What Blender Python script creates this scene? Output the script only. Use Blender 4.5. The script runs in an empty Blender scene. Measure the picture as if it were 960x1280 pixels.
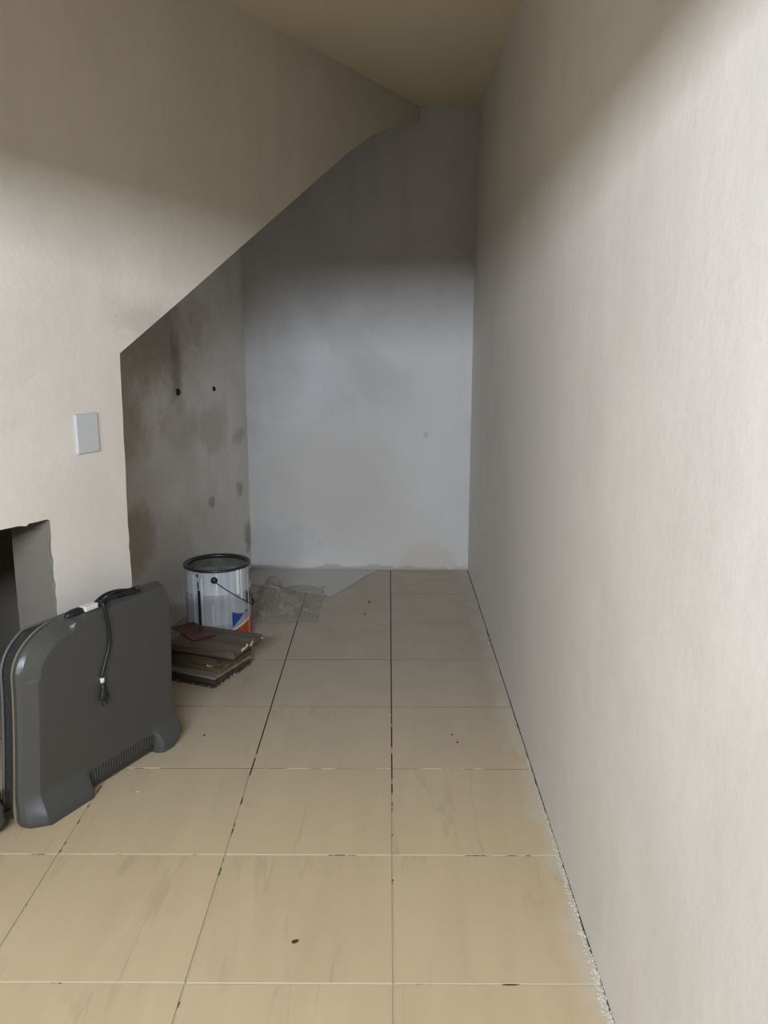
import bpy, bmesh, math, random
from mathutils import Vector, Matrix, noise
from mathutils.geometry import tessellate_polygon
random.seed(7)
S = bpy.context.scene
COL = S.collection
PI = math.pi

# ---------------------------------------------------------------- camera
F_PX, HORIZON, EYE = 1060.0, 408.0, 1.39
pitch = math.atan((640 - HORIZON) / F_PX)
cam_d = bpy.data.cameras.new('camera')
cam_d.lens = 36.0 * F_PX / 1280.0
cam_d.sensor_width = 36.0
cam_d.clip_start = 0.02
cam = bpy.data.objects.new('camera', cam_d)
COL.objects.link(cam)
cam.location = (0, 0, EYE)
cam.rotation_euler = (PI / 2 - pitch, 0, math.atan(6 / F_PX * math.cos(pitch)))
S.camera = cam

# ---------------------------------------------------------------- exposure, sky
S.view_settings.view_transform = 'Standard'
S.view_settings.look = 'None'
S.view_settings.gamma = 1
S.view_settings.use_curve_mapping = False
S.view_settings.exposure = 0.0

world = bpy.data.worlds.new('sky')
S.world = world
world.use_nodes = True
bg = world.node_tree.nodes['Background']
bg.inputs[0].default_value = (0.95, 0.97, 1.0, 1)      # even overcast sky
bg.inputs[1].default_value = 0.06

# added area lamp standing in for daylight through the doorway behind the camera;
# set so that the unseen lintel cuts it off the upper walls
key_d = bpy.data.lights.new('daylight_stand_in', 'AREA')
key_d.shape = 'RECTANGLE'
key_d.size, key_d.size_y = 1.8, 0.070
key_d.energy = 172
key_d.color = (0.815, 0.885, 1.0)
key = bpy.data.objects.new('daylight_stand_in', key_d)
COL.objects.link(key)
key.location = (-0.72, -1.15, 2.050)
key.rotation_euler = (math.radians(86), 0, 0)

# ---------------------------------------------------------------- node helpers
def new_mat(name, rough=0.85, spec=0.3):
    m = bpy.data.materials.new(name)
    m.use_nodes = True
    b = m.node_tree.nodes['Principled BSDF']
    b.inputs['Roughness'].default_value = rough
    b.inputs['Specular IOR Level'].default_value = spec
    return m, m.node_tree, b

def N(nt, t, **kw):
    n = nt.nodes.new(t)
    for k, v in kw.items():
        setattr(n, k, v)
    return n

def noise_node(nt, vec, scale, detail=4, rough=0.55, dist=0.0):
    n = N(nt, 'ShaderNodeTexNoise')
    n.inputs['Scale'].default_value = scale
    n.inputs['Detail'].default_value = detail
    n.inputs['Roughness'].default_value = rough
    n.inputs['Distortion'].default_value = dist
    nt.links.new(vec, n.inputs['Vector'])
    return n.outputs['Fac']

def mapr(nt, val, a, b, c=0.0, d=1.0):
    n = N(nt, 'ShaderNodeMapRange')
    n.interpolation_type = 'SMOOTHSTEP'
    nt.links.new(val, n.inputs['Value'])
    for k, x in zip(('From Min', 'From Max', 'To Min', 'To Max'), (a, b, c, d)):
        n.inputs[k].default_value = x
    return n.outputs['Result']

def math_n(nt, op, a, b=None):
    n = N(nt, 'ShaderNodeMath', operation=op)
    for i, x in enumerate((a, b)):
        if x is None:
            continue
        if isinstance(x, (int, float)):
            n.inputs[i].default_value = x
        else:
            nt.links.new(x, n.inputs[i])
    return n.outputs[0]

def mixc(nt, fac, a, b):
    n = N(nt, 'ShaderNodeMix', data_type='RGBA')
    if isinstance(fac, (int, float)):
        n.inputs['Factor'].default_value = fac
    else:
        nt.links.new(fac, n.inputs['Factor'])
    for key, x in (('A', a), ('B', b)):
        sock = [s for s in n.inputs if s.name == key and s.type == 'RGBA'][0]
        if isinstance(x, tuple):
            sock.default_value = (*x, 1)
        else:
            nt.links.new(x, sock)
    return [s for s in n.outputs if s.type == 'RGBA'][0]

def coords(nt, scale=None, rot=None):
    g = N(nt, 'ShaderNodeTexCoord').outputs['Object']
    if scale is None and rot is None:
        return g
    m = N(nt, 'ShaderNodeMapping')
    nt.links.new(g, m.inputs['Vector'])
    if scale: m.inputs['Scale'].default_value = scale
    if rot: m.inputs['Rotation'].default_value = rot
    return m.outputs['Vector']

def blob(nt, vec, warp, c, r, soft=0.5, amount=1.0, wob=0.35):
    """an irregular patch (stain, painted shade): 1 inside an ellipsoid of radii r round c"""
    m = N(nt, 'ShaderNodeVectorMath', operation='SUBTRACT')
    nt.links.new(vec, m.inputs[0]); m.inputs[1].default_value = c
    d = N(nt, 'ShaderNodeVectorMath', operation='DIVIDE')
    nt.links.new(m.outputs[0], d.inputs[0]); d.inputs[1].default_value = r
    l = N(nt, 'ShaderNodeVectorMath', operation='LENGTH')
    nt.links.new(d.outputs[0], l.inputs[0])
    w = math_n(nt, 'MULTIPLY', math_n(nt, 'SUBTRACT', warp, 0.5), wob * 9)
    s = math_n(nt, 'ADD', l.outputs['Value'], w)
    return mapr(nt, s, 1 - soft, 1 + soft, amount, 0.0)

def bump(nt, b, h, strength=0.2, dist=0.01):
    n = N(nt, 'ShaderNodeBump')
    n.inputs['Strength'].default_value = strength
    n.inputs['Distance'].default_value = dist
    nt.links.new(h, n.inputs['Height'])
    nt.links.new(n.outputs[0], b.inputs['Normal'])

def simple(name, col, rough=0.6, spec=0.4, metal=0.0, var=0.12, vs=20, bs=0.0):
    m, nt, b = new_mat(name, rough, spec)
    b.inputs['Metallic'].default_value = metal
    v = coords(nt)
    f = noise_node(nt, v, vs, 4)
    lo = tuple(c * (1 - var) for c in col); hi = tuple(min(1, c * (1 + var)) for c in col)
    nt.links.new(mixc(nt, f, lo, hi), b.inputs['Base Color'])
    if bs: bump(nt, b, f, bs, 0.004)
    return m

# ---------------------------------------------------------------- materials
def plaster(name, base, blotch, stains_and_shade=(), amp=0.55, streak=0.35, bstr=0.15, trowel=(1, 1, 1)):
    m, nt, b = new_mat(name, 0.72, 0.25)
    v = coords(nt)
    big = noise_node(nt, v, 1.6, 5, 0.6, 0.6)
    sv = coords(nt, scale=(5.0, 5.0, 0.7))
    st = noise_node(nt, sv, 1.8, 5, 0.6, 0.3)
    fine = noise_node(nt, v, 26, 5, 0.65, 0.2)
    c = mixc(nt, mapr(nt, big, 0.38, 0.68, 0.0, amp), base, blotch)
    c = mixc(nt, mapr(nt, st, 0.45, 0.75, 0.0, streak), c, blotch)
    dark = tuple(x * 0.86 for x in base)
    c = mixc(nt, mapr(nt, fine, 0.45, 0.8, 0.0, 0.35), c, dark)
    warp = noise_node(nt, v, 5, 7, 0.72, 0.5)
    for ctr, r, colr, amount, soft, wob in stains_and_shade:
        c = mixc(nt, blob(nt, v, warp, ctr, r, soft, amount, wob), c, colr)
    nt.links.new(c, b.inputs['Base Color'])
    tv = coords(nt, scale=trowel)
    t1 = noise_node(nt, tv, 2.2, 5, 0.5, 0.3)
    h = math_n(nt, 'ADD', math_n(nt, 'MULTIPLY', t1, 1.6), math_n(nt, 'MULTIPLY', fine, 0.35))
    bump(nt, b, h, bstr, 0.02)
    return m

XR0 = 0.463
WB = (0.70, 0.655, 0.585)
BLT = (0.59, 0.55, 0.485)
M_right = plaster('skim_plaster_right', (0.705, 0.665, 0.605), (0.60, 0.57, 0.515), stains_and_shade=[
    ((XR0, 2.75, 0.75), (0.4, 0.95, 0.95), (0.555, 0.53, 0.485), 0.75, 0.7, 0.12)], trowel=(1, 1.2, 0.8), bstr=0.16)  # broad grey blotch, painted in as shade on the middle of the wall
M_left = plaster('skim_plaster_left', (0.69, 0.64, 0.565), BLT,
    stains_and_shade=[((-0.82, 2.85, 1.42), (0.25, 0.12, 0.05), (0.44, 0.42, 0.37), 0.5, 0.7, 0.5)])
M_back = plaster('skim_plaster_back', (0.545, 0.545, 0.55), (0.46, 0.45, 0.435), amp=0.9, streak=0.5, stains_and_shade=[
    ((-0.15, 4.775, 0.0), (0.9, 0.3, 0.75), (0.60, 0.575, 0.54), 0.75, 0.5, 0.15),  # broad lighter, warmer tone towards the foot of the wall
    ((-0.30, 4.775, 0.50), (0.40, 0.3, 0.36), (0.50, 0.48, 0.445), 0.8, 0.5, 0.14),
    ((0.22, 4.775, 0.03), (0.17, 0.3, 0.13), (0.53, 0.485, 0.40), 0.6, 0.06, 0.10),
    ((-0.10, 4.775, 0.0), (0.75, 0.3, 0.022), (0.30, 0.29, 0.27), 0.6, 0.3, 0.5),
    ((-0.62, 4.775, 0.10), (0.16, 0.3, 0.22), (0.44, 0.44, 0.43), 0.55, 0.5, 0.4),
    ((0.30, 4.775, 0.80), (0.25, 0.3, 0.6), (0.60, 0.59, 0.565), 0.5, 0.6, 0.15),  # soft lighter tone on the right of the wall
    ((0.21, 4.775, 0.79), (0.014, 0.3, 0.014), (0.40, 0.39, 0.36), 0.7, 0.5, 0.4),
])
M_recess = plaster('damp_plaster', (0.72, 0.70, 0.665), (0.58, 0.55, 0.50), amp=0.8, streak=0.5, bstr=0.35, stains_and_shade=[
    ((-1.12, 3.45, 1.40), (0.5, 0.75, 0.30), (0.27, 0.225, 0.165), 0.75, 0.7, 0.22),  # brown stain beneath the stair slope, with its shadow painted in
    ((-1.15, 3.50, 0.98), (0.3, 0.22, 0.16), (0.36, 0.31, 0.24), 0.6, 0.6, 0.25),
    ((-0.985, 3.99, 1.20), (0.3, 0.05, 0.16), (0.22, 0.185, 0.145), 0.7, 0.6, 0.25),
    ((-0.985, 4.00, 0.92), (0.3, 0.17, 0.11), (0.46, 0.42, 0.355), 0.6, 0.4, 0.25),
    ((-0.90, 4.35, 0.88), (0.3, 0.16, 0.12), (0.47, 0.43, 0.365), 0.6, 0.4, 0.25),
    ((-1.10, 3.55, 0.48), (0.3, 0.15, 0.16), (0.38, 0.325, 0.24), 0.8, 0.25, 0.22),
    ((-1.02, 3.80, 0.30), (0.3, 0.35, 0.22), (0.40, 0.385, 0.34), 0.5, 0.6, 0.4),
    ((-0.83, 4.66, 0.52), (0.3, 0.05, 0.04), (0.30, 0.285, 0.25), 0.7, 0.5, 0.5),
    ((-0.91, 4.30, 0.50), (0.3, 0.03, 0.022), (0.28, 0.265, 0.24), 0.7, 0.5, 0.5),
    ((-0.81, 4.74, 0.20), (0.3, 0.04, 0.075), (0.28, 0.27, 0.25), 0.7, 0.5, 0.5),
    ((-0.83, 4.66, 0.80), (0.3, 0.08, 0.05), (0.36, 0.35, 0.31), 0.6, 0.4, 0.4),
])
M_ceil = plaster('ceiling_plaster', (0.68, 0.60, 0.44), (0.62, 0.545, 0.40), amp=0.4, bstr=0.12)
M_out = simple('sandy_render', (0.45, 0.38, 0.27), 0.9, 0.1)
M_niche = plaster('niche_plaster', (0.20, 0.185, 0.155), (0.15, 0.14, 0.115), bstr=0.4)

def tile_mat():
    m, nt, b = new_mat('beige_ceramic', 0.30, 0.45)
    v = coords(nt)
    oi = N(nt, 'ShaderNodeObjectInfo')
    cx = N(nt, 'ShaderNodeVectorMath', operation='SCALE')
    comb = N(nt, 'ShaderNodeCombineXYZ')
    for i in range(3): nt.links.new(oi.outputs['Random'], comb.inputs[i])
    nt.links.new(comb.outputs[0], cx.inputs[0]); cx.inputs['Scale'].default_value = 37
    ad = N(nt, 'ShaderNodeVectorMath', operation='ADD')
    nt.links.new(v, ad.inputs[0]); nt.links.new(cx.outputs[0], ad.inputs[1])
    mp = N(nt, 'ShaderNodeMapping'); nt.links.new(ad.outputs[0], mp.inputs['Vector'])
    mp.inputs['Rotation'].default_value = (0, 0, 0.45)
    mp.inputs['Scale'].default_value = (7.0, 0.9, 1.0)
    cloud = noise_node(nt, mp.outputs[0], 1.3, 6, 0.6, 0.8)
    vn = noise_node(nt, mp.outputs[0], 1.0, 5, 0.5, 0.25)
    vein = math_n(nt, 'ABSOLUTE', math_n(nt, 'SUBTRACT', vn, 0.5))
    vein = mapr(nt, vein, 0.0, 0.022, 0.26, 0.0)
    msk = noise_node(nt, ad.outputs[0], 3.0, 2)
    vein = math_n(nt, 'MULTIPLY', vein, mapr(nt, msk, 0.42, 0.62))
    c = mixc(nt, cloud, (0.46, 0.355, 0.215), (0.60, 0.475, 0.30))
    c = mixc(nt, vein, c, (0.25, 0.21, 0.135))
    # darker and greyer towards the far end of the recess; plaster dust by the right wall
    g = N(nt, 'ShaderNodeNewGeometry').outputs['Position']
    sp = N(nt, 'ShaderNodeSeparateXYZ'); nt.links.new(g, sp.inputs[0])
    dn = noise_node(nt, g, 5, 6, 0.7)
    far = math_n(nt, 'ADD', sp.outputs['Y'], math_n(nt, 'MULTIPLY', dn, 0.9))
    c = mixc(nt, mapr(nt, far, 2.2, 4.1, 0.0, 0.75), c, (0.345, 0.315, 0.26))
    side = math_n(nt, 'ADD', sp.outputs['X'], math_n(nt, 'MULTIPLY', math_n(nt, 'SUBTRACT', dn, 0.5), 0.28))
    c = mixc(nt, mapr(nt, side, 0.385, 0.47, 0.0, 0.42), c, (0.60, 0.57, 0.50))
    spk = noise_node(nt, g, 95, 2, 0.5)
    c = mixc(nt, mapr(nt, spk, 0.77, 0.80, 0.0, 0.5), c, (0.16, 0.14, 0.11))
    nt.links.new(c, b.inputs['Base Color'])
    rg = mapr(nt, dn, 0.3, 0.7, 0.28, 0.55)
    nt.links.new(rg, b.inputs['Roughness'])
    bump(nt, b, noise_node(nt, ad.outputs[0], 2.5, 3), 0.05, 0.02)
    return m
M_tile = tile_mat()

def grout_mat():
    m, nt, b = new_mat('dirty_grout', 0.9, 0.1)
    g = N(nt, 'ShaderNodeNewGeometry').outputs['Position']
    sp = N(nt, 'ShaderNodeSeparateXYZ'); nt.links.new(g, sp.inputs[0])
    n1 = noise_node(nt, g, 9, 5, 0.7)
    k = math_n(nt, 'ADD', n1, mapr(nt, sp.outputs['Y'], 1.6, 3.6, -0.12, 0.20))
    c = mixc(nt, mapr(nt, k, 0.47, 0.53), (0.49, 0.42, 0.295), (0.05, 0.038, 0.028))
    nt.links.new(c, b.inputs['Base Color'])
    bump(nt, b, n1, 0.5, 0.01)
    return m
M_grout = grout_mat()

M_heater = simple('grey_heater_plastic', (0.062, 0.062, 0.058), 0.36, 0.5, var=0.05, vs=6)
M_heater_d = simple('dark_heater_plastic', (0.035, 0.035, 0.033), 0.5, 0.4)
M_tan = simple('yellowed_trim_plastic', (0.22, 0.175, 0.11), 0.5, 0.4)
M_black = simple('black_rubber', (0.012, 0.012, 0.013), 0.45, 0.4)
M_wtag = simple('white_tag', (0.62, 0.62, 0.60), 0.6, 0.2, var=0.2, vs=60)
M_metal = simple('dull_metal', (0.45, 0.43, 0.40), 0.35, 0.5, metal=0.9)
M_guard = simple('grey_painted_wire', (0.11, 0.11, 0.105), 0.5, 0.4)
M_mesh = simple('dusty_dark_panel', (0.075, 0.072, 0.065), 0.9, 0.1, var=0.5, vs=60, bs=0.5)
M_switch = simple('blank_plate_plastic', (0.50, 0.50, 0.50), 0.35, 0.4, var=0.02)
M_plast_w = simple('plaster_crumbs', (0.56, 0.52, 0.44), 0.95, 0.1, var=0.25, vs=40, bs=0.6)
M_gap = simple('dark_gap_dirt', (0.05, 0.045, 0.04), 0.95, 0.05)

def can_mat():
    m, nt, b = new_mat('scuffed_white_tin', 0.5, 0.35)
    v = coords(nt)
    sv = coords(nt, scale=(14, 14, 0.8))
    s1 = noise_node(nt, sv, 2.0, 5, 0.6)
    c = mixc(nt, mapr(nt, s1, 0.35, 0.62), (0.35, 0.375, 0.40), (0.48, 0.505, 0.54))
    s2 = noise_node(nt, sv, 4.0, 3, 0.5)
    c = mixc(nt, mapr(nt, s2, 0.66, 0.72, 0, 0.8), c, (0.74, 0.74, 0.70))
    n2 = noise_node(nt, v, 34, 5, 0.7)
    c = mixc(nt, mapr(nt, n2, 0.69, 0.73, 0, 0.85), c, (0.05, 0.045, 0.045))
    nt.links.new(c, b.inputs['Base Color'])
    return m
M_can = can_mat()
M_canrim = simple('blackened_rim', (0.05, 0.048, 0.045), 0.30, 0.5, metal=0.55, var=0.5, vs=30)
M_canin = simple('dried_paint_inside', (0.10, 0.098, 0.09), 0.6, 0.3, var=0.8, vs=25, bs=0.5)
M_paint = simple('settled_paint', (0.24, 0.24, 0.22), 0.35, 0.4, var=0.5, vs=18, bs=0.3)
M_drip = simple('black_drip', (0.012, 0.012, 0.016), 0.3, 0.5)
M_wdrip = simple('white_drip', (0.75, 0.75, 0.72), 0.4, 0.4, var=0.05)
M_blue = simple('blue_print', (0.02, 0.07, 0.30), 0.35, 0.4)
M_orange = simple('orange_print', (0.42, 0.075, 0.02), 0.4, 0.4, var=0.4, vs=60)
M_greyp = simple('grey_print', (0.34, 0.34, 0.33), 0.4, 0.4)

def wood(name, a, c_, sc=1.0, rough=0.5):
    m, nt, b = new_mat(name, rough, 0.35)
    mp = coords(nt, scale=(2.0 * sc, 26 * sc, 26 * sc))
    n1 = noise_node(nt, mp, 1.2, 6, 0.65, 0.8)
    nt.links.new(mixc(nt, mapr(nt, n1, 0.3, 0.7), a, c_), b.inputs['Base Color'])
    bump(nt, b, n1, 0.2, 0.003)
    return m
W_red = wood('reddish_wood', (0.065, 0.020, 0.012), (0.17, 0.062, 0.04), rough=0.35)
W_brown = wood('dusty_brown_wood', (0.075, 0.056, 0.038), (0.155, 0.12, 0.085))
W_dark = wood('dark_wood', (0.03, 0.022, 0.016), (0.08, 0.06, 0.042))
W_olive = wood('olive_brown_wood', (0.075, 0.058, 0.03), (0.15, 0.115, 0.065))
W_grey = wood('grey_dusty_board', (0.15, 0.14, 0.115), (0.25, 0.23, 0.19))

def film_mat():
    m, nt, b = new_mat('dusty_clear_film', 0.35, 0.5)
    v = coords(nt)
    n1 = noise_node(nt, v, 14, 5, 0.65, 0.6)
    b.inputs['Base Color'].default_value = (0.36, 0.34, 0.30, 1)
    nt.links.new(mapr(nt, n1, 0.36, 0.66, 0.12, 0.68), b.inputs['Alpha'])
    return m
M_film = film_mat()
M_sheet = simple('pale_grey_sheet', (0.50, 0.485, 0.46), 0.55, 0.3, var=0.03, vs=4)

# ---------------------------------------------------------------- object helpers
def link(name, me, mat, parent=None, loc=None, rot=None, smooth=False, bevel=0.0, seg=2):
    if isinstance(me, bmesh.types.BMesh):
        bm = me
        me = bpy.data.meshes.new(name)
        bmesh.ops.recalc_face_normals(bm, faces=bm.faces)
        bm.to_mesh(me); bm.free()
    if mat and not me.materials: me.materials.append(mat)
    if smooth:
        for p in me.polygons: p.use_smooth = True
    o = bpy.data.objects.new(name, me)
    COL.objects.link(o)
    if parent: o.parent = parent
    if loc: o.location = loc
    if rot: o.rotation_euler = rot
    if bevel:
        md = o.modifiers.new('bevel', 'BEVEL'); md.width = bevel; md.segments = seg; md.limit_method = 'ANGLE'
        md.angle_limit = 0.6
    return o

def empty(name, loc, rot=(0, 0, 0)):
    o = bpy.data.objects.new(name, None)
    COL.objects.link(o)
    o.location = loc; o.rotation_euler = rot
    o.empty_display_size = 0.05
    return o

def tag(o, label, cat, group=None):
    o['label'] = label; o['category'] = cat
    if group: o['group'] = group
    return o

def box(bm, x0, x1, y0, y1, z0, z1):
    vs = [bm.verts.new(p) for p in ((x0, y0, z0), (x1, y0, z0), (x1, y1, z0), (x0, y1, z0),
                                    (x0, y0, z1), (x1, y0, z1), (x1, y1, z1), (x0, y1, z1))]
    for f in ((0, 3, 2, 1), (4, 5, 6, 7), (0, 1, 5, 4), (1, 2, 6, 5), (2, 3, 7, 6), (3, 0, 4, 7)):
        bm.faces.new([vs[i] for i in f])
    return vs

def bxm(*a):
    bm = bmesh.new(); box(bm, *a); return bm

def prism(pts, depth_vec, to3, back=None):
    """polygon pts (2D) mapped by to3, extruded along depth_vec"""
    bm = bmesh.new()
    a = [bm.verts.new(to3(*p)) for p in pts]
    d = Vector(depth_vec)
    b = [bm.verts.new(to3(*p) + d) for p in (back or pts)]
    n = len(pts)
    rings = [a, b]
    if back:       # ragged only along the front edge
        rings = [a, [bm.verts.new(to3(*p) + d.normalized() * 0.010) for p in back], b]
    for A, B in zip(rings, rings[1:]):
        for i in range(n):
            bm.faces.new((A[i], B[i], B[(i + 1) % n], A[(i + 1) % n]))
    for src, vv, sg in ((pts, a, 1), (back or pts, b, -1)):
        for t in tessellate_polygon([[Vector((p[0], p[1], 0)) for p in src]]):
            bm.faces.new([vv[i] for i in t[::sg]])
    return bm

def tube(bm, pts, r, n=8, closed=False):
    pts = [Vector(p) for p in pts]
    L = len(pts)
    rings = []
    prev = None
    for i, p in enumerate(pts):
        if closed:
            t = (pts[(i + 1) % L] - pts[i - 1]).normalized()
        else:
            t = (pts[min(i + 1, L - 1)] - pts[max(i - 1, 0)]).normalized()
        if prev is None:
            a = t.orthogonal().normalized()
        else:
            a = (prev - t * prev.dot(t)).normalized()
        prev = a
        b = t.cross(a)
        rr = r[i] if isinstance(r, (list, tuple)) else r
        rings.append([bm.verts.new(p + (a * math.cos(2 * PI * k / n) + b * math.sin(2 * PI * k / n)) * rr) for k in range(n)])
    for i in range(L if closed else L - 1):
        A, B = rings[i], rings[(i + 1) % L]
        for k in range(n):
            bm.faces.new((A[k], A[(k + 1) % n], B[(k + 1) % n], B[k]))
    if not closed:
        bm.faces.new(rings[0][::-1]); bm.faces.new(rings[-1])

def spline(pts, n=8):
    P = [Vector(p) for p in pts]
    P = [P[0] * 2 - P[1]] + P + [P[-1] * 2 - P[-2]]
    out = []
    for i in range(1, len(P) - 2):
        for k in range(n):
            t = k / n
            out.append(0.5 * ((2 * P[i]) + (P[i + 1] - P[i - 1]) * t + (2 * P[i - 1] - 5 * P[i] + 4 * P[i + 1] - P[i + 2]) * t * t
                              + (-P[i - 1] + 3 * P[i] - 3 * P[i + 1] + P[i + 2]) * t ** 3))
    out.append(P[-2])
    return out

def lathe(prof, n=64):
    bm = bmesh.new()
    rings = []
    for r, z in prof:
        if r < 1e-6:
            rings.append([bm.verts.new((0, 0, z))])
        else:
            rings.append([bm.verts.new((r * math.cos(2 * PI * k / n), r * math.sin(2 * PI * k / n), z)) for k in range(n)])
    for A, B in zip(rings, rings[1:]):
        for k in range(n):
            k2 = (k + 1) % n
            if len(A) == 1: bm.faces.new((A[0], B[k2], B[k]))
            elif len(B) == 1: bm.faces.new((A[k], A[k2], B[0]))
            else: bm.faces.new((A[k], A[k2], B[k2], B[k]))
    return bm

def struct(o):
    o['kind'] = 'structure'
    return o

# ================================================================ SETTING
XR, YB, ZC = 0.463, 4.775, 2.51          # right wall, back wall, ceiling
YF = -0.30                                # wall with the doorway, behind the camera
U = Vector((0.448, 0.894, 0)).normalized()   # along the slanted left wall, away from the camera
NV = Vector((0.894, -0.448, 0)).normalized() # out of it, into the room
C0 = Vector((-0.861, 2.732, 0))           # its free corner at the recess
def A3(s, z, d=0.0):
    return C0 + U * s + NV * d + Vector((0, 0, z))

# --- floor: grout bed with separate tiles
TX, TY = 0.4506, 0.4575
GX0, GY0 = 0.0115, 1.574                  # a joint crossing
floor = struct(link('floor', bxm(-2.1, XR + 0.12, YF - 0.1, YB + 0.12, -0.08, -0.0030), M_grout))
G = 0.0022
def add_tile(x0, x1, y0, y1, dz=0.0, rz=0.0):
    w, d = (x1 - x0) / 2 - G, (y1 - y0) / 2 - G
    bm = bmesh.new()
    b = 0.0007
    lo = [bm.verts.new(p) for p in ((-w, -d, -0.009), (w, -d, -0.009), (w, d, -0.009), (-w, d, -0.009))]
    mi = [bm.verts.new((v.co.x, v.co.y, -b)) for v in lo]
    hi = [bm.verts.new((v.co.x * (1 - b / w), v.co.y * (1 - b / d), 0)) for v in lo]
    for A, B in ((lo, mi), (mi, hi)):
        for k in range(4):
            bm.faces.new((A[k], A[(k + 1) % 4], B[(k + 1) % 4], B[k]))
    bm.faces.new(hi)
    t = link('tile', bm, M_tile, floor, ((x0 + x1) / 2, (y0 + y1) / 2, dz), (0, 0, rz))
    t.data.materials.append(M_grout)          # dirty cut edges
    for p in t.data.polygons:
        if p.center.z < -b: p.material_index = 1
    return t
for i in range(-5, 1):
    x0, x1 = GX0 + i * TX, GX0 + (i + 1) * TX
    if i == -5: x0 = -2.05
    for j in range(-4, 7):
        y0, y1 = GY0 + j * TY, GY0 + (j + 1) * TY
        if j == -4: y0 = YF - 0.05
        if i == -1 and j == 5: y1 += TY                  # the joint here is smoothed over
        if i == -1 and j == 6: continue
        add_tile(x0, x1, y0, min(y1, YB), random.uniform(-0.0004, 0.0004), random.uniform(-0.0012, 0.0012))

# --- right wall (slightly rough foot), back wall, ceiling, door wall
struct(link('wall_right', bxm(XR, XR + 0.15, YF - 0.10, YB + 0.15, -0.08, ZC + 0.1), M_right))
wall_right = bpy.data.objects['wall_right']
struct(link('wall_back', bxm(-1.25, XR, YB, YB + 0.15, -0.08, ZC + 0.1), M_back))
struct(link('ceiling', bxm(-2.1, XR, YF - 0.10, YB, ZC, ZC + 0.1), M_ceil))
DX0, DX1, DZ = -1.70, 0.30, 1.98
wf = bmesh.new()
box(wf, -2.1, DX0, YF - 0.10, YF, -0.08, ZC)
box(wf, DX1, XR, YF - 0.10, YF, -0.08, ZC)
box(wf, DX0, DX1, YF - 0.10, YF, DZ, ZC)
struct(link('wall_front', wf, M_left))

# --- slanted left wall carrying the stair, with the low niche opening
rnd = random.Random(3)
def jag(p, q, n, amp, axis):
    out = []
    for k in range(n):
        t = k / n
        a, b_ = p[0] + (q[0] - p[0]) * t, p[1] + (q[1] - p[1]) * t
        j = rnd.uniform(-amp, amp) if 0 < k else 0
        out.append((a + (j if axis == 0 else 0), b_ + (j if axis == 1 else 0)))
    return out
S0 = -1.95
dg = [(0.010, 1.306), (0.335, 1.488), (0.669, 1.679), (1.20, 1.980), (1.50, 2.150), (1.662, 2.232), (1.78, 2.287), (1.88, 2.322), (1.98, 2.352), (2.10, 2.385), (2.283, 2.437)]
def wall_outline(amp):
    out = [(S0, -0.02), (-0.95, -0.02)]
    out += jag((-0.95, -0.02), (-0.95, 0.835), 4, 0.002 * amp, 0)[1:]
    out += [(-0.95, 0.835), (-0.62, 0.836), (-0.50, 0.836), (-0.43, 0.834), (-0.405, 0.828), (-0.395, 0.834), (-0.375, 0.833), (-0.33, 0.833)]
    out += jag((-0.321, 0.829), (-0.327, -0.02), 34, 0.0035 * amp, 0)
    out += [(-0.327, -0.02), (-0.013, -0.02)]
    out += jag((-0.013, 0.0), (-0.003, 0.78), 30, 0.0032 * amp, 0)[1:]
    out += jag((-0.003, 0.78), (0.010, 1.306), 8, 0.0012 * amp, 0)
    out += dg
    return out + [(2.283, ZC), (S0, ZC)]
wl = prism(wall_outline(1.0), -NV * 0.17, lambda s, z: A3(s, z), wall_outline(0.0))
wlo = struct(link('wall_left', wl, M_left))
wlo.data.materials.append(M_niche)                 # the niche is rough grey cement inside
for p in wlo.data.polygons:
    q = p.center - C0
    s_, d_ = q.dot(U), q.dot(NV)
    if -0.96 < s_ < -0.30 and q.z < 0.84 and abs(p.normal.dot(NV)) < 0.5 and -0.165 < d_ < -0.002:
        p.material_index = 1
# body of the stair behind that wall: its sloping underside closes the recess
so = [(-1.6, 0.42), (0.0, 1.312)] + [(a, b_ + 0.006) for a, b_ in dg[1:]] + [(2.283, ZC), (-1.6, ZC)]
struct(link('trim_1', prism(so, -NV * 1.25, lambda s, z: A3(s, z, -0.168)), M_niche))
bpy.data.objects['trim_1']['label'] = 'sloping underside of the stair'
# straight stretch of left wall nearer the camera
pe = A3(S0, 0)
struct(link('wall_left_near', bxm(pe.x - 0.17, pe.x, YF, pe.y, -0.08, ZC), M_left))
# inner wall of the recess
ra, rd = Vector((-0.800, 4.775, 0)), Vector((-0.2394, -1.0, 0))
rn = Vector((-1.0, 0.2394, 0)).normalized()
pts = [(0, -0.08), (1.55, -0.08), (1.55, ZC), (0, ZC)]
struct(link('wall_recess', prism(pts, rn * 0.12, lambda t, z: ra + rd * t + Vector((0, 0, z))), M_recess))

# deep dark space under the stair, seen through the low niche
wn = bmesh.new()
box(wn, -2.25, -2.10, 0.95, 3.60, -0.08, ZC)
box(wn, -2.10, -1.22, 3.50, 3.60, -0.08, ZC)
box(wn, -2.10, -1.905, 0.90, 0.98, -0.08, ZC)
struct(link('wall_niche', wn, M_niche))

# --- outdoors behind the doorway: yard ground and boundary wall (out of frame, they bounce daylight in)
struct(link('yard_ground', bxm(-9, 9, -8.2, YF - 0.10, -0.2, -0.10), M_out))
struct(link('yard_wall', bxm(-9, 9, -8.4, -8.2, -0.1, 2.20), M_out))

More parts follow.
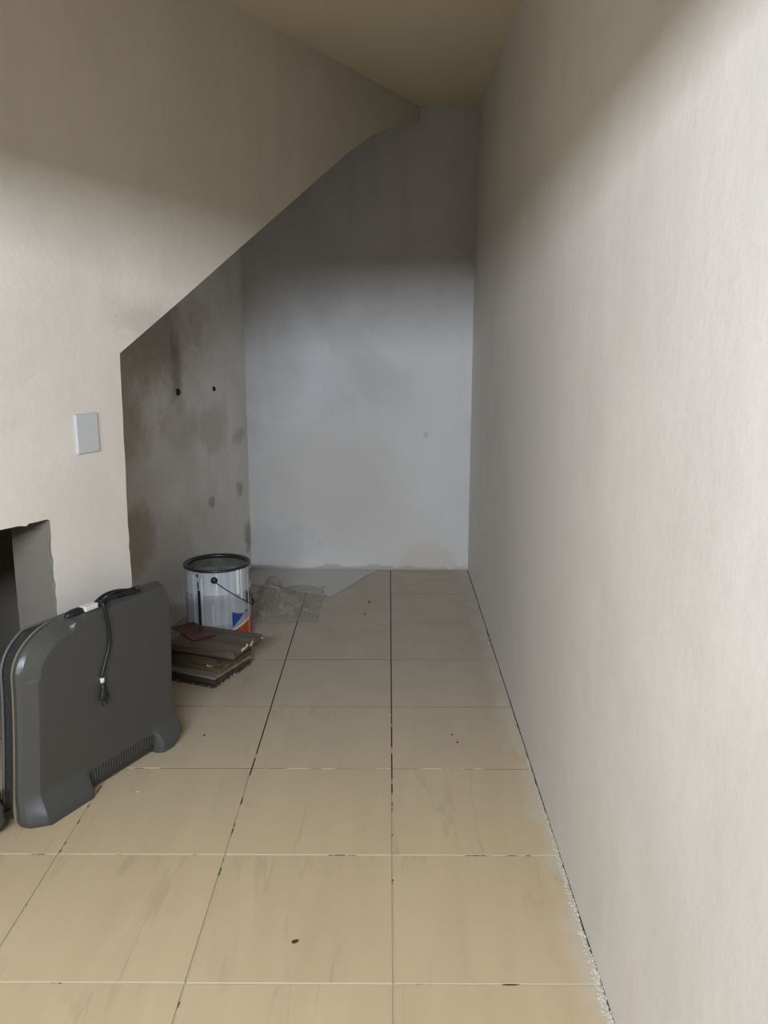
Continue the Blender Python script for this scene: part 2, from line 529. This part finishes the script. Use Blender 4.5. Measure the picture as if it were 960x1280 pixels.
# --- crumbly plaster at the foot of the right wall
def residue():
    bm = bmesh.new()
    r = random.Random(11)
    y = 0.9
    while y < YB - 0.05:
        k = max(0.12, min(1.0, (2.9 - y) / 1.6 + 0.15))
        for q in range(4):
            w = r.uniform(0.003, 0.009) * k + 0.001
            h = r.uniform(0.0005, 0.0030) * k + 0.0004
            c = Vector((XR - r.uniform(0.0, 0.016) * k - 0.001, y + r.uniform(0, 0.02), 0))
            n = 5
            base = [bm.verts.new(c + Vector((math.cos(2 * PI * i / n) * w * r.uniform(.6, 1.3), math.sin(2 * PI * i / n) * w * r.uniform(.7, 2.0), -0.0015))) for i in range(n)]
            top = bm.verts.new(c + Vector((r.uniform(-.3, .3) * w, r.uniform(-.3, .3) * w, h)))
            for i in range(n): bm.faces.new((base[i], base[(i + 1) % n], top))
        y += r.uniform(0.004, 0.012) / k ** 0.3
    return bm
o = link('plaster_residue', residue(), M_plast_w, wall_right)
o['kind'] = 'stuff'; o['label'] = 'crumbly white plaster along the foot of the wall'
bm = bmesh.new()
r_ = random.Random(5)
seg = []
y = 0.9
while y < YB:
    seg.append((y, (0.0012 if y < 2.3 else 0.0026) + r_.uniform(0, 0.003) * (1 if r_.random() < .6 else 0.2))); y += 0.03
prev = None
for y, w in seg:
    a = bm.verts.new((XR - w, y, 0.0006)); b_ = bm.verts.new((XR + 0.002, y, 0.0012))
    if prev: bm.faces.new((prev[0], a, b_, prev[1]))
    prev = (a, b_)
o = link('joint_gap', bm, M_gap, wall_right)
o['label'] = 'dark gap where wall meets floor'

# --- capped pipe holes in the recess wall
def on_recess(y, z):
    t = YB - y
    return ra + rd * t + Vector((0, 0, z))
for (y, z, r, lab) in ((3.99, 1.090, 0.016, 'larger round black pipe hole, left of the two in the stained recess wall'),
                       (4.37, 1.078, 0.0115, 'smaller black pipe hole, right of the two in the stained recess wall')):
    e = empty('pipe_stub', on_recess(y, z) - rn * 0.0, (PI / 2, 0, math.atan2(-rn.y, -rn.x) + PI / 2))
    tag(e, lab, 'pipe', 'pipe ends in the recess wall')
    link('socket', lathe([(r * 0.55, 0.000), (r * 0.55, 0.007), (r * 0.75, 0.009), (r, 0.006), (r * 1.06, 0.0), (r * 1.0, -0.004)], 20), M_black, e, smooth=True)
    link('bore', lathe([(0, 0.001), (r * 0.56, 0.001)], 20), M_gap, e)
tagm = simple('rust_mark', (0.12, 0.075, 0.045), 0.9, 0.1)

# ================================================================ SWITCH PLATE
sw = empty('switch_plate', A3(-0.153, 1.069, 0.0), (0, 0, math.atan2(U.y, U.x)))
tag(sw, 'blank pale grey wall plate on the white slanted wall above the niche', 'wall plate')
bm = bmesh.new(); box(bm, -0.044, 0.044, -0.007, 0.0, -0.060, 0.060)
link('cover', bm, M_switch, sw, bevel=0.0025, seg=3)
bm = bmesh.new(); box(bm, -0.046, 0.046, -0.0018, 0.0015, -0.062, 0.062)
link('backing', bm, M_switch, sw, bevel=0.001)

# ================================================================ CONVECTOR HEATER
HB = Vector((-0.980, 2.133, 0)) - NV * 0.030
heat = empty('panel_heater', (HB.x, HB.y, 0.0), (0, 0, math.atan2(U.y, U.x)))
tag(heat, 'dark grey plastic panel heater standing on the tiles against the slanted wall', 'heater')
HW, HH = 0.632, 0.563
RU, RZ = 0.185, 0.140
def eL(v):   # left outline
    u = 0.020 - 0.040 * (1 - min(1, v / 0.41)) ** 1.3
    if v > HH - RZ:
        t = (v - (HH - RZ)) / RZ
        u += RU * (1 - (1 - t ** 2.2) ** (1 / 2.0))
    if v < 0.03: u += 0.014 * ((0.03 - v) / 0.03) ** 2
    return u
def eR(v):
    u = 0.606 + 0.028 * min(1, v / 0.46)
    if v > HH - 0.10:
        t = (v - (HH - 0.10)) / 0.10
        u -= 0.030 * t ** 1.6
    if v < 0.14:
        t = (0.14 - v) / 0.14
        u += 0.022 * math.sin(min(1, t * 1.25) * PI / 2) - (0.050 * max(0, t - 0.65) / 0.35)
    return u
ARC0, ARC1, ARCZ = 0.215, 0.503, 0.010
def shell(front=True):
    bm = bmesh.new()
    NU, NVv = 96, 84
    vsv = [HH * (1 - (1 - j / NVv) ** 1.25) for j in range(NVv + 1)]
    vsv[0] = 0
    grid = []
    for v in vsv:
        a, b_ = eL(v), eR(v)
        row = []
        for i in range(NU + 1):
            t = i / NU
            u = a + (b_ - a) * t
            # distance to outline (approximate)
            dl = (u - eL(v)); dr = (eR(v) - u); dt = (HH - v) * 0.9
            if v > HH - RZ and u < RU + 0.02:   # rounded corner: elliptic distance
                ex, ez = (u - 0.02 - RU) / RU, (v - (HH - RZ)) / RZ
                q = math.sqrt(ex * ex + ez ** 2)
                dl = min(dl, max(0, 1 - q) * RZ * 1.1)
            e = max(0.0, min(1.0, dl / 0.046))                 # wide flat chamfer on the left
            e = 0.22 + 0.78 * e if dl > 0.004 else 0.22 * dl / 0.004
            e2 = max(0.0, min(1.0, min(dr, dt) / 0.016))
            e = min(e, 1 - (1 - e2) ** 2)
            y = -0.036 * e
            # feet: swell forward at the bottom on both ends
            fl = max(0, 1 - max(0, u - 0.20) / 0.03) + max(0, 1 - max(0, 0.515 - u) / 0.03)
            fl = min(1, fl)
            fz = max(0.0, min(1.0, (0.100 - v) / 0.085))
            fz = fz * fz * (3 - 2 * fz)
            y -= 0.034 * fl * fz * (0.35 + 0.65 * e)
            row.append(bm.verts.new((u, y + 0.036, v)))
        grid.append(row)
    for j in range(NVv):
        for i in range(NU):
            q = (grid[j][i], grid[j][i + 1], grid[j + 1][i + 1], grid[j + 1][i])
            c = sum((w.co for w in q), Vector()) / 4
            arch = ARCZ
            if ARC0 < c.x < ARC1 and c.z < VENT1:
                continue
            bm.faces.new(q)
    bmesh.ops.delete(bm, geom=[v for v in bm.verts if not v.link_faces], context='VERTS')
    # turn the rim back
    be = [e for e in bm.edges if e.is_boundary]
    ex = bmesh.ops.extrude_edge_only(bm, edges=be)
    nv = [g for g in ex['geom'] if isinstance(g, bmesh.types.BMVert)]
    for w in nv: w.co.y = max(w.co.y + 0.012, 0.040)
    return bm
VENT0, VENT1 = 0.020, 0.068
front = link('front_panel', shell(), M_heater, heat, smooth=True)
try:
    front.data.set_sharp_from_angle(angle=0.30)
except Exception:
    pass
# tan trim and dark rear housing follow the outline
def outline(inset, n=26):
    pts = []
    for k in range(n + 1):
        v = 0.012 + (HH - 0.004 - inset - 0.012) * (1 - (1 - k / n) ** 1.8)
        pts.append((eL(v) + inset, v))
    zt = HH - 0.004 - inset
    pts.append((RU + 0.03, zt))
    pts.append((eR(HH) - 0.035, zt))
    for k in range(n + 1):
        v = 0.012 + (zt - 0.012) * (1 - k / n)
        pts.append((min(eR(v), eR(0.2)) - inset, v))
    return pts
def ring_slab(inset, y0, y1):
    return prism(outline(inset), (0, y1 - y0, 0), lambda u, z: Vector((u, y0, z)))
link('trim_band', ring_slab(0.001, 0.040, 0.056), M_tan, heat)
link('rear_housing', ring_slab(0.012, 0.056, 0.082), M_heater_d, heat)
# recessed vent with thin upright fins
link('vent_recess', bxm(ARC0 - 0.004, ARC1 + 0.004, 0.018, 0.040, VENT0 - 0.004, VENT1 + 0.008), M_heater_d, heat)
bm = bmesh.new()
nf = 27
for k in range(nf):
    u = ARC0 + (k + 0.5) * (ARC1 - ARC0) / nf
    box(bm, u - 0.0030, u + 0.0030, 0.000, 0.020, VENT0 + 0.010, VENT1 + 0.001)
o = link('vent_fins', bm, M_heater, heat); o['kind'] = 'stuff'
bm = bmesh.new(); box(bm, ARC0, ARC1, 0.001, 0.030, VENT0 - 0.010, VENT0 + 0.012)
link('lower_rail', bm, M_heater_d, heat, bevel=0.003)
# rear wire guard: grey rim with dusty panel
gp = []
for k in range(27):
    v = 0.03 + (HH - 0.05) * (1 - (1 - k / 26) ** 1.8)
    gp.append((eL(v) + 0.004, 0.098, v))
gp.append((0.30, 0.098, HH - 0.02)); gp.append((HW - 0.05, 0.098, HH - 0.02)); gp.append((HW - 0.03, 0.098, HH - 0.10)); gp.append((HW - 0.03, 0.098, 0.03))
bm = bmesh.new(); tube(bm, gp, 0.0042, 8, closed=True)
gd = link('rear_guard', bm, M_guard, heat, smooth=True)
gq = [(a + 0.004, c) for a, _, c in gp]
link('guard_panel', prism(gq, (0, 0.004, 0), lambda u, z: Vector((u, 0.098, z * 0.995))), M_mesh, gd)
bm = bmesh.new()
bm.free()
for u, v in ((0.06, 0.10), (0.50, 0.10), (0.12, 0.44), (0.50, 0.44)):
    link('guard_bracket', bxm(u - 0.012, u + 0.012, 0.080, 0.098, v - 0.012, v + 0.012), M_heater_d, gd)

# control knob, tag and cord on the top edge
ZT = HH
link('control_knob', (lambda b: (tube(b, spline([(0.205, 0.030, ZT - 0.004), (0.220, 0.030, ZT + 0.001), (0.245, 0.030, ZT + 0.002), (0.268, 0.030, ZT + 0.000)], 5),
     [0.004, 0.007, 0.009, 0.010, 0.011, 0.012, 0.0125, 0.013, 0.013, 0.013, 0.013, 0.013, 0.013, 0.012, 0.011, 0.010], 12), b)[1])(bmesh.new()), M_black, heat, smooth=True)
bm = bmesh.new(); box(bm, 0.268, 0.318, 0.012, 0.040, ZT - 0.003, ZT + 0.013)
tg = link('paper_tag', bm, M_wtag, heat, bevel=0.003); tg['label'] = 'white tag wrapped round the cord'
cord = link('power_cord', (lambda b: (tube(b, spline([(0.316, 0.026, ZT + 0.006), (0.322, 0.012, ZT + 0.012), (0.322, -0.004, ZT + 0.006), (0.327, -0.007, ZT - 0.03), (0.336, -0.005, ZT - 0.085),
      (0.330, -0.005, ZT - 0.130), (0.310, -0.005, ZT - 0.175), (0.294, -0.006, ZT - 0.210), (0.292, -0.007, ZT - 0.232)], 7), 0.0050, 10), b)[1])(bmesh.new()), M_black, heat, smooth=True)
cord['label'] = 'black cord hanging over the front'
bm = bmesh.new(); tube(bm, [(0.292, -0.007, ZT - 0.232), (0.292, -0.007, ZT - 0.224), (0.292, -0.007, ZT - 0.216)], 0.0068, 10)
link('cord_band', bm, M_wtag, cord, smooth=True)
bm = bmesh.new()
def oct_ring(u, z, w, t, y=-0.010):
    return [bm.verts.new((u + w * math.cos(a), y + t * math.sin(a), z)) for a in [2 * PI * k / 12 for k in range(12)]]
rs = [oct_ring(0.292, ZT - 0.230, 0.0060, 0.0055), oct_ring(0.292, ZT - 0.250, 0.0075, 0.006), oct_ring(0.292, ZT - 0.262, 0.0125, 0.0075), oct_ring(0.292, ZT - 0.275, 0.0175, 0.0085), oct_ring(0.292, ZT - 0.283, 0.0180, 0.0085), oct_ring(0.292, ZT - 0.285, 0.0165, 0.0075)]
for A, B in zip(rs, rs[1:]):
    for k in range(12): bm.faces.new((A[k], A[(k + 1) % 12], B[(k + 1) % 12], B[k]))
bm.faces.new(rs[0]); bm.faces.new(rs[-1][::-1])
plug = link('plug', bm, M_black, cord, smooth=True)
for s in (-1, 1):
    bm = bmesh.new(); tube(bm, [(0.292 + s * 0.0095, -0.010, ZT - 0.284), (0.292 + s * 0.0095, -0.010, ZT - 0.303)], 0.0021, 8)
    link('prong', bm, M_black, cord, smooth=True)
# rest of the cord bundled on top
bm = bmesh.new()
for q in range(4):
    pp = []
    for k in range(9):
        t = k / 8
        pp.append((0.325 + 0.165 * t, 0.028 + 0.008 * math.sin(q * 2.1 + t * 5) + 0.006 * (q - 1.5), ZT + 0.003 + 0.014 * math.sin(min(1, t * 1.15) * PI * 0.9) * (0.3 + 0.25 * q)))
    tube(bm, spline(pp, 3), 0.0055, 8)
link('cord_bundle', bm, M_black, heat, smooth=True)

# ================================================================ DARK CLOTH IN THE NICHE (behind the heater's left end)
def crumple(w, d, h, seed, n=26):
    bm = bmesh.new()
    bmesh.ops.create_icosphere(bm, subdivisions=4, radius=1.0)
    for v in bm.verts:
        c = v.co.copy()
        k = 1 + 0.30 * noise.noise(c * 1.7 + Vector((seed, 0, 0))) + 0.16 * noise.noise(c * 4.5 + Vector((0, seed, 0))) + 0.05 * noise.noise(c * 11)
        v.co = Vector((c.x * w * k, c.y * d * k, max(0.0, (c.z * k * 0.5 + 0.40)) * h))
    return bm
cl = link('crumpled_bag', crumple(0.08, 0.040, 0.16, 4.2), M_mesh, None, A3(-0.70, 0.0, 0.050), (0, 0, math.atan2(U.y, U.x)), smooth=True)
tag(cl, 'dark crumpled bag on the floor behind the left end of the grey heater', 'bag')

# ================================================================ PAINT CAN
CX, CY, CR, CH = -0.775, 3.690, 0.148, 0.352
face = math.atan2(-CY, -CX)               # bearing from the can to the camera
can = empty('paint_can', (CX, CY, 0.0), (0, 0, face))
tag(can, 'open dented white metal paint can with black drips beside the stack of boards', 'paint can')
R = CR
prof = [(0, 0.006), (R - 0.006, 0.006), (R - 0.004, 0.0), (R, 0.002), (R + 0.001, 0.006), (R, 0.012), (R - 0.001, 0.016),
        (R - 0.001, 0.095), (R + 0.0012, 0.099), (R + 0.0012, 0.103), (R - 0.001, 0.107),
        (R - 0.001, 0.232), (R + 0.0018, 0.237), (R + 0.0018, 0.242), (R - 0.001, 0.247), (R - 0.001, 0.342)]
link('body', lathe(prof, 72), M_can, can, smooth=True)
link('rim', lathe([(R - 0.001, 0.340), (R + 0.002, 0.343), (R + 0.003, 0.347), (R + 0.0015, 0.351), (R - 0.004, 0.352), (R - 0.016, 0.349), (R - 0.018, 0.345), (R - 0.017, 0.336), (R - 0.006, 0.330)], 72), M_canrim, can, smooth=True)
link('inner_wall', lathe([(R - 0.008, 0.338), (R - 0.008, 0.20), (R - 0.009, 0.18)], 60), M_canin, can, smooth=True)
bm = lathe([(0, 0.285), (0.04, 0.286), (0.09, 0.284), (R - 0.03, 0.283), (R - 0.009, 0.29)], 48)
for v in bm.verts:
    v.co.z += 0.006 * noise.noise(v.co * 22)
link('dried_paint', bm, M_paint, can, smooth=True)
def patch(a0, a1, zf0, zf1, off, na=14, nz=6):
    """thin curved patch on the can; zf0/zf1 give lower and upper edge over t in 0..1; angle 0 faces the camera, positive to the right"""
    bm = bmesh.new()
    g = []
    for i in range(na + 1):
        t = i / na
        a = math.radians(a0 + (a1 - a0) * t)
        z0, z1 = zf0(t), zf1(t)
        g.append([bm.verts.new(((R + off) * math.cos(a), (R + off) * math.sin(a), z0 + (z1 - z0) * k / nz)) for k in range(nz + 1)])
    for i in range(na):
        for k in range(nz):
            bm.faces.new((g[i][k], g[i + 1][k], g[i + 1][k + 1], g[i][k + 1]))
    return bm
def drip(a, z0, z1, w0, w1, mat, nm='paint_drip', off=0.0022):
    o = link(nm, patch(a - w0, a + w0, lambda t: z0 + 0.004 * abs(2 * t - 1), lambda t: z1 - 0.006 * abs(2 * t - 1), off, 6, 6), mat, can, smooth=True)
    for v in o.data.vertices:
        pass
    return o
drip(-34, 0.0, 0.262, 2.6, 2, M_drip)
drip(-35, 0.262, 0.302, 1.2, 2, M_drip)
drip(-36, 0.318, 0.336, 1.8, 2, M_drip)
drip(57, 0.175, 0.232, 2.3, 2, M_drip)
drip(70, 0.170, 0.225, 2.5, 2, M_drip)
drip(72, 0.27, 0.33, 1.6, 2, M_drip)
drip(-57, 0.02, 0.33, 0.9, 1, M_wdrip)
drip(-44, 0.10, 0.33, 1.4, 1, M_wdrip)
drip(-28, 0.05, 0.32, 1.2, 1, M_wdrip)
drip(-10, 0.02, 0.20, 0.8, 1, M_wdrip)
drip(61, 0.02, 0.31, 1.0, 1, M_wdrip)
drip(35, 0.23, 0.345, 3.0, 1, M_wdrip)
drip(42, 0.20, 0.345, 1.8, 1, M_wdrip)
# printed label
lb = link('label_panel', patch(22, 82, lambda t: 0.016, lambda t: 0.155 - 0.018 * math.sin(t * PI * 0.9), 0.0008, 24, 6), M_greyp, can, smooth=True)
lb['label'] = 'blue, grey and orange print on the can'
link('blue_print', patch(22, 66, lambda t: 0.082 + 0.064 * min(1, t * 1.5), lambda t: 0.155 - 0.018 * math.sin(t * PI * 0.9) + 0.0, 0.0014, 24, 4), M_blue, lb, smooth=True)
link('orange_print', patch(22, 84, lambda t: 0.016, lambda t: 0.066 + 0.050 * t, 0.0016, 24, 4), M_orange, lb, smooth=True)
link('pale_stripe', patch(22, 60, lambda t: 0.068 + 0.031 * t, lambda t: 0.074 + 0.034 * t, 0.0020, 14, 2), M_wdrip, lb, smooth=True)
link('lettering_bar', patch(24, 46, lambda t: 0.040 + 0.012 * t, lambda t: 0.0435 + 0.012 * t, 0.0020, 10, 1), M_greyp, lb, smooth=True)
# bail ears and wire handle
for a in (-6, 174):
    e = link('handle_ear', lathe([(0, 0.011), (0.007, 0.0105), (0.013, 0.007), (0.0155, 0.002), (0.0155, -0.002)], 18), M_black, can, smooth=True)
    ar = math.radians(a)
    e.location = (R * math.cos(ar), R * math.sin(ar), 0.308)
    e.rotation_euler = (0, PI / 2, ar)
hp = []
for k in range(41):
    ph = PI * k / 40
    ar = math.radians(-6) + ph
    rr = R + 0.008
    hp.append((rr * math.cos(ar), rr * math.sin(ar), 0.306 - 0.160 * (0.5 * math.sin(ph) + 0.5 * (1 - abs(1 - 2 * ph / PI)))))
bm = bmesh.new(); tube(bm, hp, 0.0022, 8)
link('wire_handle', bm, M_drip, can, smooth=True)
bm = bmesh.new(); tube(bm, hp[17:24], 0.0055, 8)
link('handle_grip', bm, M_black, can, smooth=True)

# ================================================================ STACK OF BOARDS
BR = math.radians(-24)
def board(cx, cy, w, d, z0, z1, mat, rz=0.0, frame=False, jit=0.0, tilt=(0, 0)):
    """board whose near right corner stands at (cx, cy); runs w to the left and d to the back"""
    bm = bmesh.new()
    rr = random.Random(int(cx * 1e4) + int(z0 * 1e5))
    n = 9
    base = []
    for i in range(n): base.append((-w + w * i / n, rr.uniform(-jit, jit) * 0.3))
    for i in range(n): base.append((rr.uniform(-jit, jit), d * i / n))
    for i in range(n): base.append((-w * i / n, d))
    for i in range(n): base.append((-w, d - d * i / n))
    lo = [bm.verts.new((x, y, 0)) for x, y in base]
    hi = [bm.verts.new((x, y, z1 - z0)) for x, y in base]
    m = len(base)
    for i in range(m): bm.faces.new((lo[i], lo[(i + 1) % m], hi[(i + 1) % m], hi[i]))
    bm.faces.new(lo[::-1]); bm.faces.new(hi)
    o = link('board', bm, mat, None, (cx, cy, z0), (tilt[0], tilt[1], BR + rz), bevel=0.0012, seg=1)
    return o
GRP = 'salvaged boards in the stack'
TOPW = 0.30
b1 = board(-0.683, 3.100, TOPW, 0.265, 0.000, 0.009, W_dark, 0.02, jit=0.004)
tag(b1, 'thin dark board with chipped white edge, lowest in the stack by the can', 'board', GRP)
b2 = board(-0.680, 3.108, TOPW, 0.255, 0.0105, 0.028, W_dark, 0.00, jit=0.003)
tag(b2, 'dark board second from the floor in the stack', 'board', GRP)
b3 = board(-0.683, 3.112, TOPW, 0.255, 0.030, 0.041, W_grey, -0.01)
tag(b3, 'dusty grey board under the grooved one in the stack', 'board', GRP)
b4 = board(-0.668, 3.150, TOPW, 0.235, 0.041, 0.062, W_olive, 0.02)
tag(b4, 'olive brown board with raised grooved frame, middle of the stack', 'board', GRP)
for k, ins in enumerate((0.018, 0.040, 0.062)):
    bm = bmesh.new()
    t = 0.006
    box(bm, -TOPW + ins, -ins, ins, ins + t, 0, 0.007)
    box(bm, -TOPW + ins, -ins, 0.235 - ins - t, 0.235 - ins, 0, 0.007)
    box(bm, -ins - t, -ins, ins + t, 0.235 - ins - t, 0, 0.007)
    link('moulding', bm, W_olive, b4, (0, 0, 0.021))
b5 = board(-0.630, 3.215, 0.30, 0.205, 0.0695, 0.0835, W_dark, 0.05, jit=0.002)
tag(b5, 'dark edged board just under the top two of the stack', 'board', GRP)
b6 = board(-0.620, 3.190, 0.32, 0.235, 0.085, 0.112, W_brown, 0.06, jit=0.004)
tag(b6, 'thick dusty brown board with plaster chips on its edge, second from top', 'board', GRP)
b7 = board(-0.728, 3.382, 0.105, 0.205, 0.1130, 0.1195, W_red, 0.677 - BR)
tag(b7, 'small narrow reddish brown board lying askew on top of the stack', 'board', GRP)
def chips(parent, pts, seed, s=0.006):
    r = random.Random(seed)
    bm = bmesh.new()
    for (x, y, z) in pts:
        m = Matrix.Translation((x, y, z)) @ Matrix.Rotation(r.uniform(0, 3), 4, 'Z')
        k = bmesh.ops.create_icosphere(bm, subdivisions=1, radius=s * r.uniform(0.4, 1.1), matrix=m)
        for v in k['verts']:
            v.co += Vector((r.uniform(-1, 1), r.uniform(-1, 1), r.uniform(-1, 1))) * s * 0.25
    o = link('plaster_chips', bm, M_plast_w, parent)
    o['kind'] = 'stuff'
    return o
rr = random.Random(9)
chips(b6, [(-0.002 + rr.uniform(-.004, .003), 0.06 + 0.17 * rr.random() ** 0.8, 0.018 + rr.uniform(-.008, .006)) for _ in range(26)], 1, 0.006)
chips(b1, [(0.001, 0.265 * i / 34 + rr.uniform(-.003, .003), 0.006) for i in range(34) if rr.random() < .5] + [(-0.30 * i / 24, -0.001, 0.006) for i in range(1, 24) if rr.random() < .3], 2, 0.0026)
chips(b4, [(-0.055 + rr.uniform(-.012, .012), 0.006 + rr.uniform(-.003, .003), 0.023) for _ in range(6)], 3, 0.005)

# ================================================================ PLASTIC FILM AND GREY SHEET
def film():
    bm = bmesh.new()
    nx, ny = 120, 90
    x0, x1, y0, y1 = -0.70, -0.34, 3.88, 4.44
    g = []
    for i in range(nx + 1):
        row = []
        for j in range(ny + 1):
            a, b_ = i / nx, j / ny
            p = Vector((x0 + (x1 - x0) * a, y0 + (y1 - y0) * b_, 0))
            edge = min(a * 7, (1 - a) * 3.0, b_ * 5, (1 - b_) * 3.5, 1)
            edge = max(0, edge)
            h = abs(noise.noise(Vector((p.x * 9, p.y * 4.5, 1.3)))) * 0.10 + abs(noise.noise(Vector((p.x * 22, p.y * 12, 4.0)))) * 0.035 + abs(noise.noise(Vector((p.x * 50, p.y * 36, 7.0)))) * 0.014
            pk = math.exp(-(((p.x + 0.60) / 0.07) ** 2 + ((p.y - 4.20) / 0.12) ** 2)) * 0.09
            h = (h * (1.05 - 0.6 * a) + pk) * edge + 0.0045
            row.append(bm.verts.new((p.x + 0.03 * noise.noise(Vector((b_ * 5, a * 3, 2))), p.y + 0.05 * noise.noise(Vector((a * 4, b_ * 3, 5))), h)))
        g.append(row)
    for i in range(nx):
        for j in range(ny):
            bm.faces.new((g[i][j], g[i + 1][j], g[i + 1][j + 1], g[i][j + 1]))
    return bm
fl = link('plastic_film', film(), M_film, smooth=True)
tag(fl, 'crumpled dusty clear plastic film on the tiles behind the paint can', 'plastic film')

sh = [(-0.795, 4.770), (-0.062, 4.770), (-0.075, 4.735), (-0.12, 4.66), (-0.20, 4.47), (-0.27, 4.325), (-0.30, 4.276), (-0.36, 4.300), (-0.47, 4.350), (-0.61, 4.405), (-0.82, 4.50)]
st = link('grey_sheet', prism(sh, (0, 0, 0.0028), lambda x, y: Vector((x, y, 0.0008))), M_sheet)
tag(st, 'flat smooth pale grey sheet lying on the tiles against the back wall', 'sheet')

# ================================================================ CRUMBS ON THE FLOOR
def crumb(x, y, s, mat, label, group, nm, seed, stretch=1.0):
    r = random.Random(seed)
    bm = bmesh.new()
    bmesh.ops.create_icosphere(bm, subdivisions=2, radius=s)
    for v in bm.verts:
        v.co = Vector((v.co.x * stretch, v.co.y, v.co.z * 0.55)) * (1 + 0.35 * noise.noise(v.co * 200 + Vector((seed, 0, 0))))
    o = link(nm, bm, mat, None, (x, y, s * 0.5), (0, 0, r.uniform(0, 3)))
    tag(o, label, 'crumb', group)
M_crumb = simple('dark_dirt', (0.05, 0.038, 0.025), 0.9, 0.1)
crumb(-0.215, 1.700, 0.0050, M_crumb, 'small dark curled dirt crumb in the middle of a near beige tile', None, 'dirt_crumb', 1, 1.7)
crumb(-0.100, 4.170, 0.0058, M_crumb, 'larger dark dot of dirt on the tile before the grey sheet', None, 'dirt_crumb', 2)
crumb(-0.118, 3.985, 0.0040, M_crumb, 'smaller dark dot of dirt near the far tile joint', None, 'dirt_crumb', 3)
crumb(0.236, 2.665, 0.0038, M_crumb, 'tiny dark speck on the right hand tiles, the nearer of two', 'dark specks on the right tiles', 'dirt_crumb', 4)
crumb(0.222, 2.720, 0.0034, M_crumb, 'tiny dark speck on the right hand tiles, the farther of two', 'dark specks on the right tiles', 'dirt_crumb', 5)
crumb(-0.765, 2.345, 0.0038, M_plast_w, 'tiny white plaster crumb on the tile in front of the heater', None, 'plaster_crumb', 6)
crumb(-0.640, 2.710, 0.0040, M_crumb, 'dark speck on the tile right of the heater', None, 'dirt_crumb', 7)
